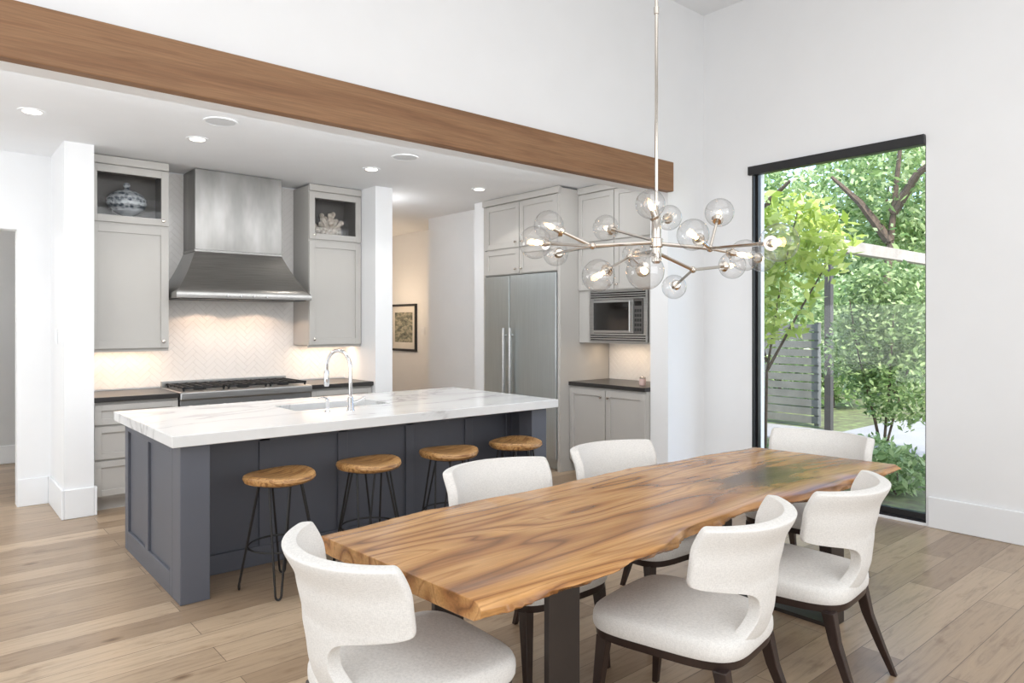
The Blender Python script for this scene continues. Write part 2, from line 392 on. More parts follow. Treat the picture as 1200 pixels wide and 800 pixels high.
bm = B(); lathe(bm, [(0, .156), (.154, .156), (.156, .166), (.13, .205), (.08, .235), (.026, .25), (.016, .265), (.03, .288), (.018, .31), (0, .315)], (JX[0], JX[1], BZ), 28); mk('lid', bm, JARM, t, smooth=True)
WHITEC = paint('coral_pale', (190, 180, 168), .7, var=.3, scale=30)
bm = B(); c0 = Vector((3.33, 6.88, 2.46))
for k in range(13):
    a = R(-84 + 14 * k); L = .175 + .025 * math.sin(k * 2.1)
    p = c0 + Vector((math.sin(a) * L * .76, .04 * math.sin(k * 1.7), math.cos(a) * L * 1.05 + .02))
    q = c0.lerp(p, .5) + Vector((0, .02 * math.cos(k), .01))
    tube(bm, [c0, q, p], [.024, .02, .022], 6); sphere(bm, p, .028, 8)
    sphere(bm, c0.lerp(p, .6) + Vector((0, -.014, 0)), .026, 8)
    sphere(bm, c0.lerp(p, .3) + Vector((0, -.02, 0)), .024, 8)
lathe(bm, [(0, -.068), (.08, -.068), (.06, -.04), (.04, .03), (0, .03)], c0, 14)
tag(mk('coral_ornament', bm, WHITEC, smooth=True), 'pale knobbly coral ornament inside glass door right of hood', 'ornament')

def base_cabinet(x0, x1, label):
    F = (Vector((x0, 6.49, 0)), Vector((1, 0, 0)), Vector((0, -1, 0))); wd = x1 - x0
    t = thing('base_cabinet', label, 'cabinet', ((x0 + x1) / 2, 6.8, 0), 'grey base cabinets beside the range')
    mk('body', boxes((x0, x1, 6.49, YK - .012, .1, .888), (x0, x1, 6.55, YK - .012, 0, .1)), CAB, t)
    for a, c in ((.70, .87), (.42, .69), (.12, .41)):
        door(t, F, 0, wd, a, c, 'drawer', (wd / 2, (a + c) / 2), fw=.05)
base_cabinet(1.10, 1.735, 'grey base cabinet of drawers left of the range beside white column')
base_cabinet(2.945, 3.615, 'grey base cabinet of drawers right of the range behind the island')
tag(mk('worktop', boxes((1.095, 1.735, 6.44, YK - .01, .89, .93)), DARKSTONE, bevel=.004), 'dark stone worktop left of the range', 'worktop', 'dark worktops beside the range')
tag(mk('worktop', boxes((2.945, 3.615, 6.44, YK - .01, .89, .93)), DARKSTONE, bevel=.004), 'dark stone worktop right of the range', 'worktop', 'dark worktops beside the range')

# range
t = thing('range_cooker', 'wide stainless steel range with black grates below the hood', 'range', (2.34, 6.75, 0))
mk('body', boxes((1.745, 2.935, 6.5, YK - .012, .12, .86), (1.745, 2.935, 6.46, 6.5, .74, .86)), STEEL, t, bevel=.004)
mk('cooktop', boxes((1.74, 2.94, 6.42, YK - .012, .86, .935)), STEEL, t, bevel=.014, seg=3)
mk('backguard', boxes((1.745, 2.935, YK - .05, YK - .012, .935, .99)), STEEL, t, bevel=.003)
for i in range(3):
    x0 = 1.77 + i * .385; bm = B()
    for k in range(5): box(bm, x0 + .012 + k * .083, x0 + .026 + k * .083, 6.5, 7.02, .955, .972)
    for yy in (6.5, 6.64, 6.76, 6.88, 7.005): box(bm, x0 + .005, x0 + .37, yy, yy + .014, .952, .970)
    for px in (x0 + .01, x0 + .35):
        for py in (6.5, 7.0): box(bm, px, px + .014, py, py + .014, .935, .955)
    mk('grate', bm, BLACKIRON, t)
    for yy in (6.63, 6.88):
        bm = B(); lathe(bm, [(0, .935), (.055, .935), (.055, .945), (.03, .952), (0, .952)], (x0 + .187, yy, 0), 16); mk('burner', bm, BLACKIRON, t, smooth=True)
for x0, x1 in ((1.76, 2.47), (2.48, 2.92)):
    d = mk('oven_door', boxes((x0, x1, 6.47, 6.5, .2, .72)), STEEL, t, bevel=.004)
    bm = B(); tube(bm, [(x0 + .05, 6.425, .67), (x1 - .05, 6.425, .67)], .012, 10)
    for q in (x0 + .08, x1 - .08): tube(bm, [(q, 6.425, .67), (q, 6.47, .67)], .008, 8)
    mk('handle', bm, STEEL, d, smooth=True)
for k in range(8):
    bm = B(); x = 1.83 + k * .145; tube(bm, [(x, 6.46, .79), (x, 6.43, .79), (x, 6.425, .79)], [.024, .021, .014], 14); mk('knob', bm, STEEL, t, smooth=True)

# hood
t = thing('range_hood', 'large stainless steel chimney hood mounted above the range', 'range hood', (2.34, 6.8, 1.75))
hb0, hb1, hf, hk = 1.728, 2.965, 6.5, YK - .012
bm = B(); rg = [[(hb0, hf, z), (hb1, hf, z), (hb1, hk, z), (hb0, hk, z)] for z in (1.755, 1.80)]
for i in range(1, 9):
    s = i / 8; e = s + .10 * math.sin(math.pi * s) * (1 - .3 * s)
    rg.append([(hb0 + (1.95 - hb0) * e, hf + (6.73 - hf) * e, 1.80 + .4 * s), (hb1 + (2.75 - hb1) * e, hf + (6.73 - hf) * e, 1.80 + .4 * s), (hb1 + (2.75 - hb1) * e, hk, 1.80 + .4 * s), (hb0 + (1.95 - hb0) * e, hk, 1.80 + .4 * s)])
ring_loft(bm, rg)
mk('canopy', bm, STEELH, t, smooth=True)
mk('chimney', boxes((1.945, 2.755, 6.725, hk, 2.2, 2.945)), STEELV, t, bevel=.003)
mk('seam_band', boxes((1.94, 2.76, 6.72, hk, 2.185, 2.21)), STEELH, t, bevel=.003)
mk('filter', boxes((hb0 + .04, hb1 - .04, hf + .04, hk - .02, 1.748, 1.756)), BLACKMETAL, t)
for k in range(4):
    bm = B(); x = 2.16 + .12 * k; tube(bm, [(x, hf, 1.778), (x, hf - .012, 1.778)], .008, 10); mk('button', bm, CHROME, t)

# fridge wall
FX = 5.05
FF = (Vector((FX, 5.14, 0)), Vector((0, 1, 0)), Vector((-1, 0, 0)))
t = thing('refrigerator', 'stainless steel built in refrigerator with two tall handles', 'refrigerator', (5.4, 5.76, 0))
mk('body', boxes((FX + .03, XR - .02, 5.185, 6.375, .1, 2.07), (FX + .08, XR - .02, 5.185, 6.375, 0, .1)), STEELF, t)
for a, c, hx in ((.05, .79, .74), (.80, 1.235, .85)):
    bm = B(); lbox(bm, FF, a, c, -.03, .02, .12, 2.06); d = mk('door', bm, STEELF, t, bevel=.004)
    O, U, N = FF; bm = B()
    q0 = O + U * hx + N * .065 + Vector((0, 0, .5)); q1 = q0 + Vector((0, 0, .98)); tube(bm, [q0, q1], .018, 12)
    for z in (.58, 1.40): tube(bm, [O + U * hx + N * .065 + Vector((0, 0, z)), O + U * hx + N * .02 + Vector((0, 0, z))], .01, 8)
    mk('handle', bm, STEEL, d, smooth=True)
t = thing('refrigerator_surround', 'tall grey cabinet with panels and doors around and above the steel refrigerator', 'cabinet', (5.4, 5.76, 0))
mk('side_panel', boxes((FX - .005, XR - .01, 5.143, 5.183, 0, 2.93)), CAB, t)
mk('side_panel', boxes((FX - .005, XR - .01, 6.377, 6.415, 0, 2.93)), CAB, t)
mk('body', boxes((FX + .01, XR - .01, 5.184, 6.376, 2.075, 2.93)), CAB, t)
mk('crown_moulding', boxes((FX - .03, FX + .01, 5.143, 6.415, 2.875, 2.945)), CAB, t, bevel=.006)
FD = (Vector((FX + .01, 5.14, 0)), Vector((0, 1, 0)), Vector((-1, 0, 0)))
for a, c, kk in ((.045, .64, .59), (.645, 1.235, .69)):
    door(t, FD, a, c, 2.08, 2.36, 'shaker', (kk, 2.13), fw=.055)
    door(t, FD, a, c, 2.37, 2.87, 'shaker', (kk, 2.43), fw=.06)

# bar: uppers, microwave, base
UX = 5.32
FU = (Vector((UX, 4.145, 0)), Vector((0, 1, 0)), Vector((-1, 0, 0)))
t = thing('wall_cabinet', 'grey wall cabinet holding the microwave between refrigerator and white wall end', 'cabinet', (5.55, 4.64, 1.33))
mk('body', boxes((UX, XR - .012, 4.146, 5.14, 1.86, 2.93), (UX, XR - .012, 4.146, 4.22, 1.33, 1.86), (UX, XR - .012, 4.98, 5.14, 1.33, 1.86), (UX, XR - .012, 4.22, 4.98, 1.33, 1.345), (XR - .04, XR - .012, 4.22, 4.98, 1.345, 1.86)), CAB, t, bevel=.0015, seg=1)
mk('crown_moulding', boxes((UX - .03, UX, 4.146, 5.14, 2.875, 2.945)), CAB, t, bevel=.006)
for a, c, kk in ((0, .495, .45), (.5, .995, .545)):
    door(t, FU, a, c, 1.87, 2.36, 'shaker', (kk, 1.92), fw=.055)
    door(t, FU, a, c, 2.37, 2.87, 'shaker', (kk, 2.43), fw=.055)
t = thing('microwave', 'built in stainless microwave with dark glass door under grey wall cabinet', 'microwave', (5.5, 4.6, 1.346))
mk('body', boxes((UX + .005, XR - .06, 4.235, 4.965, 1.347, 1.85)), BLACKMETAL, t)
bm = B()
for q in ((.08, .83, 1.347, 1.43), (.08, .83, 1.77, 1.855), (.08, .125, 1.43, 1.77), (.785, .83, 1.43, 1.77)): lbox(bm, FU, q[0], q[1], 0, .02, q[2], q[3])
tf = mk('trim_frame', bm, STEEL, t, bevel=.002)
for z in (1.358, 1.380, 1.402, 1.786, 1.808, 1.830):
    bm = B(); lbox(bm, FU, .10, .81, .0195, .0225, z, z + .011); mk('louvre', bm, DARKGLASS, tf)
bm = B(); lbox(bm, FU, .245, .78, .0, .03, 1.435, 1.765); d = mk('door', bm, STEEL, t, bevel=.003)
bm = B(); lbox(bm, FU, .285, .76, .03, .033, 1.46, 1.74); mk('door_glass', bm, DARKGLASS, d)
bm = B(); O, U, N = FU; tube(bm, [O + U * .265 + N * .06 + Vector((0, 0, 1.45)), O + U * .265 + N * .06 + Vector((0, 0, 1.75))], .009, 10)
for z in (1.47, 1.73): tube(bm, [O + U * .265 + N * .06 + Vector((0, 0, z)), O + U * .265 + N * .03 + Vector((0, 0, z))], .006, 8)
mk('handle', bm, STEEL, d, smooth=True)
MWP = paint('control_panel_grey', (104, 102, 100), .35, .6)
bm = B(); lbox(bm, FU, .13, .24, 0, .028, 1.435, 1.765); cp = mk('control_panel', bm, MWP, t, bevel=.002)
bm = B(); lbox(bm, FU, .142, .228, .028, .030, 1.70, 1.745); mk('display', bm, DARKGLASS, cp)
for r_ in range(5):
    for c_ in range(3):
        bm = B(); lbox(bm, FU, .144 + .030 * c_, .166 + .030 * c_, .028, .030, 1.455 + .046 * r_, 1.483 + .046 * r_); mk('button', bm, BLACKMETAL, cp)
LX = 5.19
FL = (Vector((LX, 4.145, 0)), Vector((0, 1, 0)), Vector((-1, 0, 0)))
t = thing('base_cabinet', 'grey two door base cabinet of the bar beside the refrigerator', 'cabinet', (5.5, 4.64, 0))
mk('body', boxes((LX, XR - .012, 4.146, 5.14, .1, .888), (LX + .06, XR - .012, 4.146, 5.14, 0, .1)), CAB, t)
door(t, FL, 0, .495, .12, .87, 'shaker', (.45, .80)); door(t, FL, .5, .995, .12, .87, 'shaker', (.545, .80))
tag(mk('worktop', boxes((LX - .03, XR - .01, 4.143, 5.14, .89, .93)), DARKSTONE, bevel=.004), 'dark stone worktop of the bar beside the refrigerator', 'worktop')
PINK = paint('candle_jar', (214, 186, 178), .3)
for i, (x, y, lb) in enumerate(((5.36, 4.33, 'small pink jar nearer the refrigerator on the dark bar worktop'), (5.44, 4.25, 'small pink jar nearer the white wall end on the dark bar worktop'))):
    j = thing('jar', lb, 'jar', (x, y, .93), 'pink jars on the bar worktop')
    bm = B(); lathe(bm, [(0, .931), (.03, .931), (.032, .94), (.032, .99), (.028, .995), (0, .995)], (x, y, 0), 16); mk('body', bm, PINK, j, smooth=True)
    bm = B(); lathe(bm, [(0, .995), (.03, .995), (.03, 1.01), (.006, 1.015), (0, 1.02)], (x, y, 0), 16); mk('lid', bm, NICKEL, j, smooth=True)

# ------------------------------------------------------------------ island
IX0, IX1, IY0, IY1 = 1.09, 3.80, 4.03, 5.33
t = thing('kitchen_island', 'slate grey kitchen island with corner posts and panelled sides under white marble top', 'kitchen island', (2.45, 4.7, 0))
YP = 4.42
mk('body', boxes((IX0 + .04, IX1 - .04, YP, YP + .03, .0, .865), (IX0 + .04, IX1 - .04, IY1 - .03, IY1, .1, .865)), ISL, t)
bm = B()
for x in (1.13, 1.66, 2.2, 2.74, 3.28, 3.70): box(bm, x, x + .07, YP - .018, YP, .12, .865)
box(bm, 1.13, 3.77, YP - .022, YP, 0, .12); box(bm, 1.2, 3.7, YP - .018, YP, .78, .865)
mk('front_panel', bm, ISL, t, bevel=.002, seg=1)
for x in (IX0, IX1 - .155):
    mk('post', boxes((x, x + .155, IY0, IY0 + .155, 0, .865)), ISL, t, bevel=.004)
for side, x0, x1, fx0, fx1 in ((0, IX0 + .016, IX0 + .05, IX0, IX0 + .016), (1, IX1 - .05, IX1 - .016, IX1 - .016, IX1)):
    bs = [(x0, x1, IY0 + .155, IY1, 0, .865)]
    bs += [(fx0, fx1, IY1 - .08, IY1, 0, .865), (fx0, fx1, IY0 + .155, IY0 + .21, .0, .865), (fx0, fx1, 4.72, 4.79, .13, .80), (fx0, fx1, IY0 + .21, IY1 - .08, 0, .13), (fx0, fx1, IY0 + .21, IY1 - .08, .80, .865)]
    mk('end_panel', boxes(*bs), ISL, t, bevel=.002, seg=1)
CX0, CX1, CY0, CY1 = 1.03, 3.86, 3.955, 5.37
SX0, SX1, SY0, SY1 = 1.98, 2.72, 4.58, 4.98
bm = B(); xs = [CX0, SX0, SX1, CX1]; ys = [CY0, SY0, SY1, CY1]
g = [[[bm.verts.new((x, y, z)) for y in ys] for x in xs] for z in (.868, .93)]
for k in range(2):
    for i in range(3):
        for j in range(3):
            if i == 1 and j == 1: continue
            bm.faces.new((g[k][i][j], g[k][i + 1][j], g[k][i + 1][j + 1], g[k][i][j + 1]))
def wallq(a, b_): bm.faces.new((g[0][a[0]][a[1]], g[0][b_[0]][b_[1]], g[1][b_[0]][b_[1]], g[1][a[0]][a[1]]))
for i in range(3):
    wallq((i, 0), (i + 1, 0)); wallq((i, 3), (i + 1, 3)); wallq((0, i), (0, i + 1)); wallq((3, i), (3, i + 1))
wallq((1, 1), (2, 1)); wallq((1, 2), (2, 2)); wallq((1, 1), (1, 2)); wallq((2, 1), (2, 2))
tag(mk('countertop', bm, MARBLE, bevel=.004), 'thick white veined marble countertop on the slate grey island', 'countertop')
tag(mk('sink', boxes((SX0 - .015, SX0, SY0 - .015, SY1 + .015, .66, .866), (SX1, SX1 + .015, SY0 - .015, SY1 + .015, .66, .866), (SX0, SX1, SY0 - .015, SY0, .66, .866), (SX0, SX1, SY1, SY1 + .015, .66, .866), (SX0, SX1, SY0, SY1, .66, .67)), STEEL), 'stainless steel undermount sink set in the marble countertop', 'sink')
# faucet
fx, fy = 2.26, 4.34
t = thing('faucet', 'tall chrome gooseneck faucet on the marble island', 'faucet', (fx, fy, .93))
bm = B(); lathe(bm, [(0, .93), (.028, .93), (.028, .936), (.022, .945), (.02, 1.02), (.014, 1.03), (0, 1.03)], (fx, fy, 0), 18); mk('base', bm, CHROME, t, smooth=True)
bm = B(); pts = [(fx, fy, 1.02), (fx, fy, 1.12), (fx, fy, 1.22)]; dx, dy = -.03, .12
for k in range(1, 13):
    a = math.pi * k / 12; pts.append((fx + dx * (1 - math.cos(a)), fy + dy * (1 - math.cos(a)), 1.22 + .12 * math.sin(a)))
pts.append((fx + 2 * dx, fy + 2 * dy, 1.17)); tube(bm, pts, .0125, 12); mk('spout', bm, CHROME, t, smooth=True)
bm = B(); e = Vector((fx + 2 * dx, fy + 2 * dy, 0)); tube(bm, [e + Vector((0, 0, 1.2)), e + Vector((0, 0, 1.19)), e + Vector((0, 0, 1.10)), e + Vector((0, 0, 1.085))], [.014, .018, .02, .015], 14); mk('spray_head', bm, CHROME, t, smooth=True)
bm = B(); tube(bm, [(fx + .015, fy, .985), (fx + .045, fy - .005, .99), (fx + .1, fy - .015, 1.02)], [.009, .008, .006], 8); mk('handle', bm, CHROME, t, smooth=True)
sx, sy = 2.10, 4.36
t = thing('soap_dispenser', 'small chrome soap dispenser beside the gooseneck faucet', 'soap dispenser', (sx, sy, .93))
bm = B(); lathe(bm, [(0, .93), (.02, .93), (.02, .938), (.012, .945), (.011, 1.0), (.014, 1.005), (.014, 1.02), (0, 1.022)], (sx, sy, 0), 16); mk('body', bm, CHROME, t, smooth=True)
bm = B(); tube(bm, [(sx, sy, 1.02), (sx - .01, sy + .03, 1.03), (sx - .025, sy + .085, 1.018)], [.007, .006, .005], 8); mk('nozzle', bm, CHROME, t, smooth=True)

# ------------------------------------------------------------------ stools
def make_stool():
    t = thing('bar_stool', '', 'bar stool', (0, 0, 0), 'wooden seated stools along the island')
    bm = B(); seg = 40; rings = []
    wob = [1 + .025 * math.sin(3 * k * 2 * math.pi / seg + .5) + .012 * math.sin(5 * k * 2 * math.pi / seg) for k in range(seg)]
    for r, z in ((.05, .612), (.165, .612), (.188, .622), (.198, .640), (.194, .656), (.182, .662), (.14, .654), (.08, .647), (.02, .645)):
        rings.append([(r * wob[k] * math.cos(2 * math.pi * k / seg) * 1.04, r * wob[k] * math.sin(2 * math.pi * k / seg), z + (.006 * math.cos(4 * math.pi * k / seg) if r > .1 and z > .63 else 0)) for k in range(seg)])
    ring_loft(bm, rings); mk('seat', bm, STOOLWOOD, t, smooth=True)
    bm = B(); lathe(bm, [(0, .604), (.14, .604), (.14, .612), (0, .612)], (0, 0, 0), 28); mk('mounting_plate', bm, BLACKMETAL, t)
    for k in range(4):
        a = R(45 + 90 * k); o = Vector((math.cos(a), math.sin(a), 0)); s = Vector((-math.sin(a), math.cos(a), 0))
        top = o * .115; ft = o * .225; bm = B(); pts = [top + s * .055 + Vector((0, 0, .606))]
        pts.append(ft + s * .016 + Vector((0, 0, .03)))
        for j in range(1, 6):
            b_ = math.pi * j / 6; pts.append(ft + s * (.016 * math.cos(b_)) + Vector((0, 0, .03 - .0235 * math.sin(b_))))
        pts.append(ft - s * .016 + Vector((0, 0, .03))); pts.append(top - s * .055 + Vector((0, 0, .606)))
        tube(bm, pts, .0065, 8); mk('leg', bm, BLACKMETAL, t, smooth=True)
    bm = B(); rr = .178; tube(bm, [(rr * math.cos(2 * math.pi * k / 32), rr * math.sin(2 * math.pi * k / 32), .25) for k in range(32)], .006, 8, True); mk('footrest_ring', bm, BLACKMETAL, t, smooth=True)
    return t
stool = make_stool()
for i, (x, y, rz, lb) in enumerate(((1.615, 3.96, 20, 'wooden seat stool with black hairpin legs nearest the left island post'),
        (2.19, 3.95, 5, 'wooden seat hairpin leg stool second from the left island post'),
        (2.80, 3.94, -12, 'wooden seat hairpin leg stool third from the left island post, behind a cream chair back'),
        (3.39, 3.93, 30, 'wooden seat hairpin leg stool farthest along the island, beside its right post'))):
    o = stool if i == 0 else copy_tree(stool)
    o.location = (x, y, 0); o.rotation_euler.z = R(rz); o['label'] = lb

# ------------------------------------------------------------------ dining table
def interp(tab, x):
    for (a, b_) in zip(tab, tab[1:]):
        if x <= b_[0]:
            k = (x - a[0]) / (b_[0] - a[0]); k = max(0, min(1, k)); k = k * k * (3 - 2 * k); return a[1] + (b_[1] - a[1]) * k
    return tab[-1][1]
t = thing('dining_table', 'long live edge wooden slab dining table on dark steel leg frames', 'dining table', (2.56, 1.93, 0))
fr = [(1.1, 1.50), (1.5, 1.475), (1.85, 1.50), (2.25, 1.575), (2.65, 1.585), (3.05, 1.53), (3.3, 1.515), (3.45, 1.53), (3.6, 1.495), (4.05, 1.52)]
bk = [(1.1, 2.36), (1.6, 2.39), (2.2, 2.375), (2.8, 2.40), (3.4, 2.36), (4.05, 2.31)]
rings = []; N_ = 170
rj = random.Random(4); jit = [rj.uniform(-1, 1) for _ in range(N_ + 1)]; jit2 = [rj.uniform(-1, 1) for _ in range(N_ + 1)]
def wv_(i, s, f): return math.sin(i * .07 * f + s) * .5 + math.sin(i * .19 * f + 2.1 * s) * .3 + math.sin(i * .41 * f + 3.7 * s) * .2
for i in range(N_ + 1):
    k = i / N_; y0 = interp(fr, 1.1 + 2.92 * k); y1 = interp(bk, 1.1 + 2.92 * k)
    def X(y):
        f = (y - 1.5) / .86
        a = 1.165 - .06 * f; b_ = 4.03 - .10 * f; return a + (b_ - a) * k
    w1, w2, w3 = .012 * wv_(i, 1, 1), .018 * wv_(i, 2.3, 1.2) + .0024 * jit[i], .022 * wv_(i, 4.1, 1.5) + .006 * jit2[i]
    zb = .712 + .007 * wv_(i, 5.2, 1.3)
    sec = [(y0 + .010 + w1, .765), (y0 + w1, .760), (y0 - .010 + w2, .745), (y0 + .002 + w3, zb + .014), (y0 + .03 + w3, zb), (y0 + .09, .705), (y1 - .09, .705), (y1 - .03 - w3, .708), (y1 - .004 - w2, .724), (y1 + .012 - w1, .744), (y1 - w2, .760), (y1 - .012 - w1, .765)]
    m_ = [(y0 + (y1 - y0) * q, .765) for q in (.8, .6, .4, .2)]
    rings.append([(X(y), y, z) for y, z in sec + m_])
bm = B(); ring_loft(bm, rings); o = mk('tabletop', bm, TABLE, t, smooth=True, bevel=.003)
for x in (1.61, 3.55):
    mk('leg_frame', boxes((x - .07, x + .07, 1.62, 1.645, .0, .705), (x - .07, x + .07, 2.265, 2.29, 0, .705), (x - .07, x + .07, 1.645, 2.265, 0, .02), (x - .07, x + .07, 1.645, 2.265, .685, .705)), BRONZE, t, bevel=.002)

# ------------------------------------------------------------------ dining chairs
def make_chair():
    t = thing('dining_chair', '', 'chair', (0, 0, 0), 'cream upholstered chairs around the dining table')
    def outline(sc, z, n=48):
        out = []
        for k in range(n):
            a = 2 * math.pi * k / n; ca, sa = math.cos(a), math.sin(a); e = .46
            x = math.copysign(abs(ca) ** e, ca); y = math.copysign(abs(sa) ** e, sa)
            out.append((x * (.258 + .026 * y) * sc, y * .29 * sc + .015, z))
        return out
    bm = B(); ring_loft(bm, [outline(s, z) for s, z in ((.94, .389), (.985, .393), (1.0, .403), (1.004, .42), (1.0, .440), (.98, .455), (.93, .464), (.75, .472), (.45, .477), (.1, .479))])
    mk('seat', bm, CREAM, t, smooth=True)
    bm = B(); ring_loft(bm, [outline(.965, .362), outline(.975, .391)]); mk('seat_rail', bm, ESPRESSO, t, smooth=True)
    zs = [.40, .43, .46, .49, .52, .55, .58, .605, .62, .632, .641, .648, .655, .665, .695, .73, .77, .81, .838, .851, .856]
    ws = [(.40, .19), (.44, .135), (.49, .084), (.535, .066), (.575, .074), (.602, .10), (.62, .138), (.632, .20), (.641, .28), (.648, .328), (.655, .345), (.67, .350), (.76, .356), (.838, .358), (.851, .353), (.856, .342)]
    yb = [(.40, -.230), (.46, -.266), (.54, -.286), (.64, -.294), (.76, -.316), (.86, -.360)]
    bm = B(); n = 24; Rr = .36; grid = []
    for z in zs:
        w_ = interp(ws, z); row = []; kz = max(0, min(1, (z - .64) / .2))
        for i in range(n + 1):
            q = 2 * i / n - 1
            q = math.copysign(1 - (1 - abs(q)) ** 1.15, q) if abs(q) > 0 else 0
            s = w_ * q; sq = (s / .36) ** 2
            row.append(bm.verts.new((Rr * math.sin(s / Rr), interp(yb, z) + Rr * (1 - math.cos(s / Rr)), z + .004 * sq * kz + .006 * sq * (1 - kz))))
        grid.append(row)
    for a, b_ in zip(grid, grid[1:]):
        for i in range(n): bm.faces.new((a[i], a[i + 1], b_[i + 1], b_[i]))
    o = mk('backrest', bm, CREAM, t, smooth=False)
    o.data.polygons.foreach_set('use_smooth', [True] * len(o.data.polygons))
    m = o.modifiers.new('solid', 'SOLIDIFY'); m.thickness = .046; m.offset = 0
    m = o.modifiers.new('sub', 'SUBSURF'); m.levels = 2; m.render_levels = 2
    for sx in (-1, 1):
        bm = B(); sqloft(bm, [(sx * .235, .265, 0.0, .012), (sx * .225, .247, .2, .018), (sx * .215, .23, .366, .023)]); mk('leg', bm, ESPRESSO, t, bevel=.003)
        bm = B(); sqloft(bm, [(sx * .222, -.345, 0.0, .012), (sx * .212, -.295, .12, .016), (sx * .202, -.245, .25, .02), (sx * .195, -.218, .366, .024)]); mk('leg', bm, ESPRESSO, t, bevel=.003)
    return t
chair = make_chair()
for i, (x, y, rz, lb) in enumerate(((1.205, 1.94, -91, 'cream upholstered chair with curved back at the near left end of the wooden table'),
        (2.21, 1.57, 9, 'cream curved back chair on the near long side, closest to the camera of those two'),
        (2.97, 1.55, 6, 'cream curved back chair on the near long side, closer to the tall window'),
        (4.0, 2.02, 92, 'cream upholstered chair at the far table end in front of the tall window'),
        (2.10, 2.35, 180, 'cream curved back chair on the island side, in front of the second and third stools'),
        (2.91, 2.35, 178, 'cream curved back chair on the island side, in front of the bar cabinet'))):
    o = chair if i == 0 else copy_tree(chair)
    o.location = (x, y, 0); o.rotation_euler.z = R(rz); o['label'] = lb

# ------------------------------------------------------------------ chandelier
hx, hy, hz = 2.51, 1.95, 1.88
t = thing('chandelier', 'polished nickel branching chandelier with clear glass globes above the dining table', 'chandelier', (hx, hy, hz))
bm = B(); lathe(bm, [(0, GZ - .03), (.06, GZ - .03), (.065, GZ - .02), (.065, GZ - .001), (0, GZ - .001)], (hx, hy, 0), 24); mk('canopy', bm, NICKEL, t, smooth=True)
bm = B(); tube(bm, [(hx, hy, GZ - .03), (hx, hy, 2.02)], .008, 10); tube(bm, [(hx, hy, 2.9), (hx, hy, 2.93)], .012, 10); mk('rod', bm, NICKEL, t, smooth=True)
bm = B(); lathe(bm, [(0, 1.79), (.012, 1.79), (.022, 1.80), (.022, 1.86), (.03, 1.865), (.03, 1.90), (.022, 1.905), (.022, 1.99), (.012, 2.01), (.009, 2.05), (0, 2.05)], (hx, hy, 0), 18); mk('hub', bm, NICKEL, t, smooth=True)
def hub(z): return Vector((hx, hy, z))
NL = P(694, 288, 3.0); NR = P(832, 291, 3.0); NF = P(738, 301, 2.9); ND = P(812, 316, 3.25)
GL = 0.065
tips = {1: (762, 239, 3.1), 2: (843, 249, 3.2), 3: (643, 264, 3.05), 4: (710, 267, 3.5), 5: (627, 284, 2.75), 6: (651, 297, 3.6), 7: (701, 323, 2.75), 8: (812, 275, 2.85),
        9: (784, 255, 3.6), 10: (756, 318, 2.4), 11: (790, 336, 3.75), 12: (858, 311, 3.4), 13: (873, 299, 2.9), 14: (913, 284, 2.35), 15: (893, 303, 3.5), 16: (744, 298, 3.6)}
arms = [(hub(1.885), NL), (hub(1.88), NR), (hub(1.83), NF), (hub(1.84), ND)]
link = {1: hub(1.98), 2: NR, 3: NL, 4: hub(1.89), 5: NL, 6: NL, 7: NF, 8: NR, 9: hub(1.96), 10: NF, 11: ND, 12: ND, 13: NR, 14: NR, 15: NR, 16: hub(1.85)}
for a, b_ in arms:
    bm = B(); tube(bm, [a, b_], .0085, 8); sphere(bm, b_, .016, 10); mk('arm', bm, NICKEL, t, smooth=True)
for k, (u, v, d) in tips.items():
    c = P(u, v, d); a = link[k]; dr = (c - a).normalized(); e = c - dr * (GL * .75)
    if (e - a).length > .02:
        bm = B(); tube(bm, [a, e], .007, 8); mk('arm', bm, NICKEL, t, smooth=True)
    bm = B(); sphere(bm, c, GL, 32); gl = mk('globe', bm, GLOBE, t, smooth=True); gl.data.polygons.foreach_set('use_smooth', [True] * len(gl.data.polygons))
    bm = B(); tube(bm, [c - dr * (GL + .012), c - dr * (GL - .004), c - dr * (GL - .005), c - dr * (GL - .035)], [.018, .027, .015, .013], 14); mk('socket', bm, NICKEL, gl, smooth=True)
    bm = B(); tube(bm, [c - dr * (GL - .036), c - dr * .022, c - dr * .010, c + dr * .002, c + dr * .008], [.005, .008, .011, .008, .003], 12); mk('bulb', bm, BULB, gl, smooth=True)

# ------------------------------------------------------------------ ceiling fixtures
LENS = emit('downlight_lens', (255, 246, 232), 4)
for x, y, lb in ((.6, 5.66, 'recessed ceiling light above the left end, nearest the left picture edge'), (1.66, 5.68, 'recessed ceiling light in front of the steel hood'),
                 (3.2, 5.74, 'recessed ceiling light in front of the right glass door cabinet'), (4.54, 5.85, 'recessed ceiling light beside the refrigerator cabinet')):
    t = thing('ceiling_light', lb, 'ceiling light', (x, y, CZ), 'recessed lights in the kitchen ceiling')
    bm = B(); lathe(bm, [(0, CZ - .005), (.082, CZ - .005), (.084, CZ - .002), (.084, CZ), (0, CZ)], (x, y, 0), 28); mk('trim_ring', bm, TRIM, t, smooth=True)
    bm = B(); lathe(bm, [(0, CZ - .008), (.052, CZ - .008), (.056, CZ - .005), (0, CZ - .005)], (x, y, 0), 28); mk('lens', bm, LENS, t)
GRILLE = paint('speaker_grille', (208, 210, 212), .8)
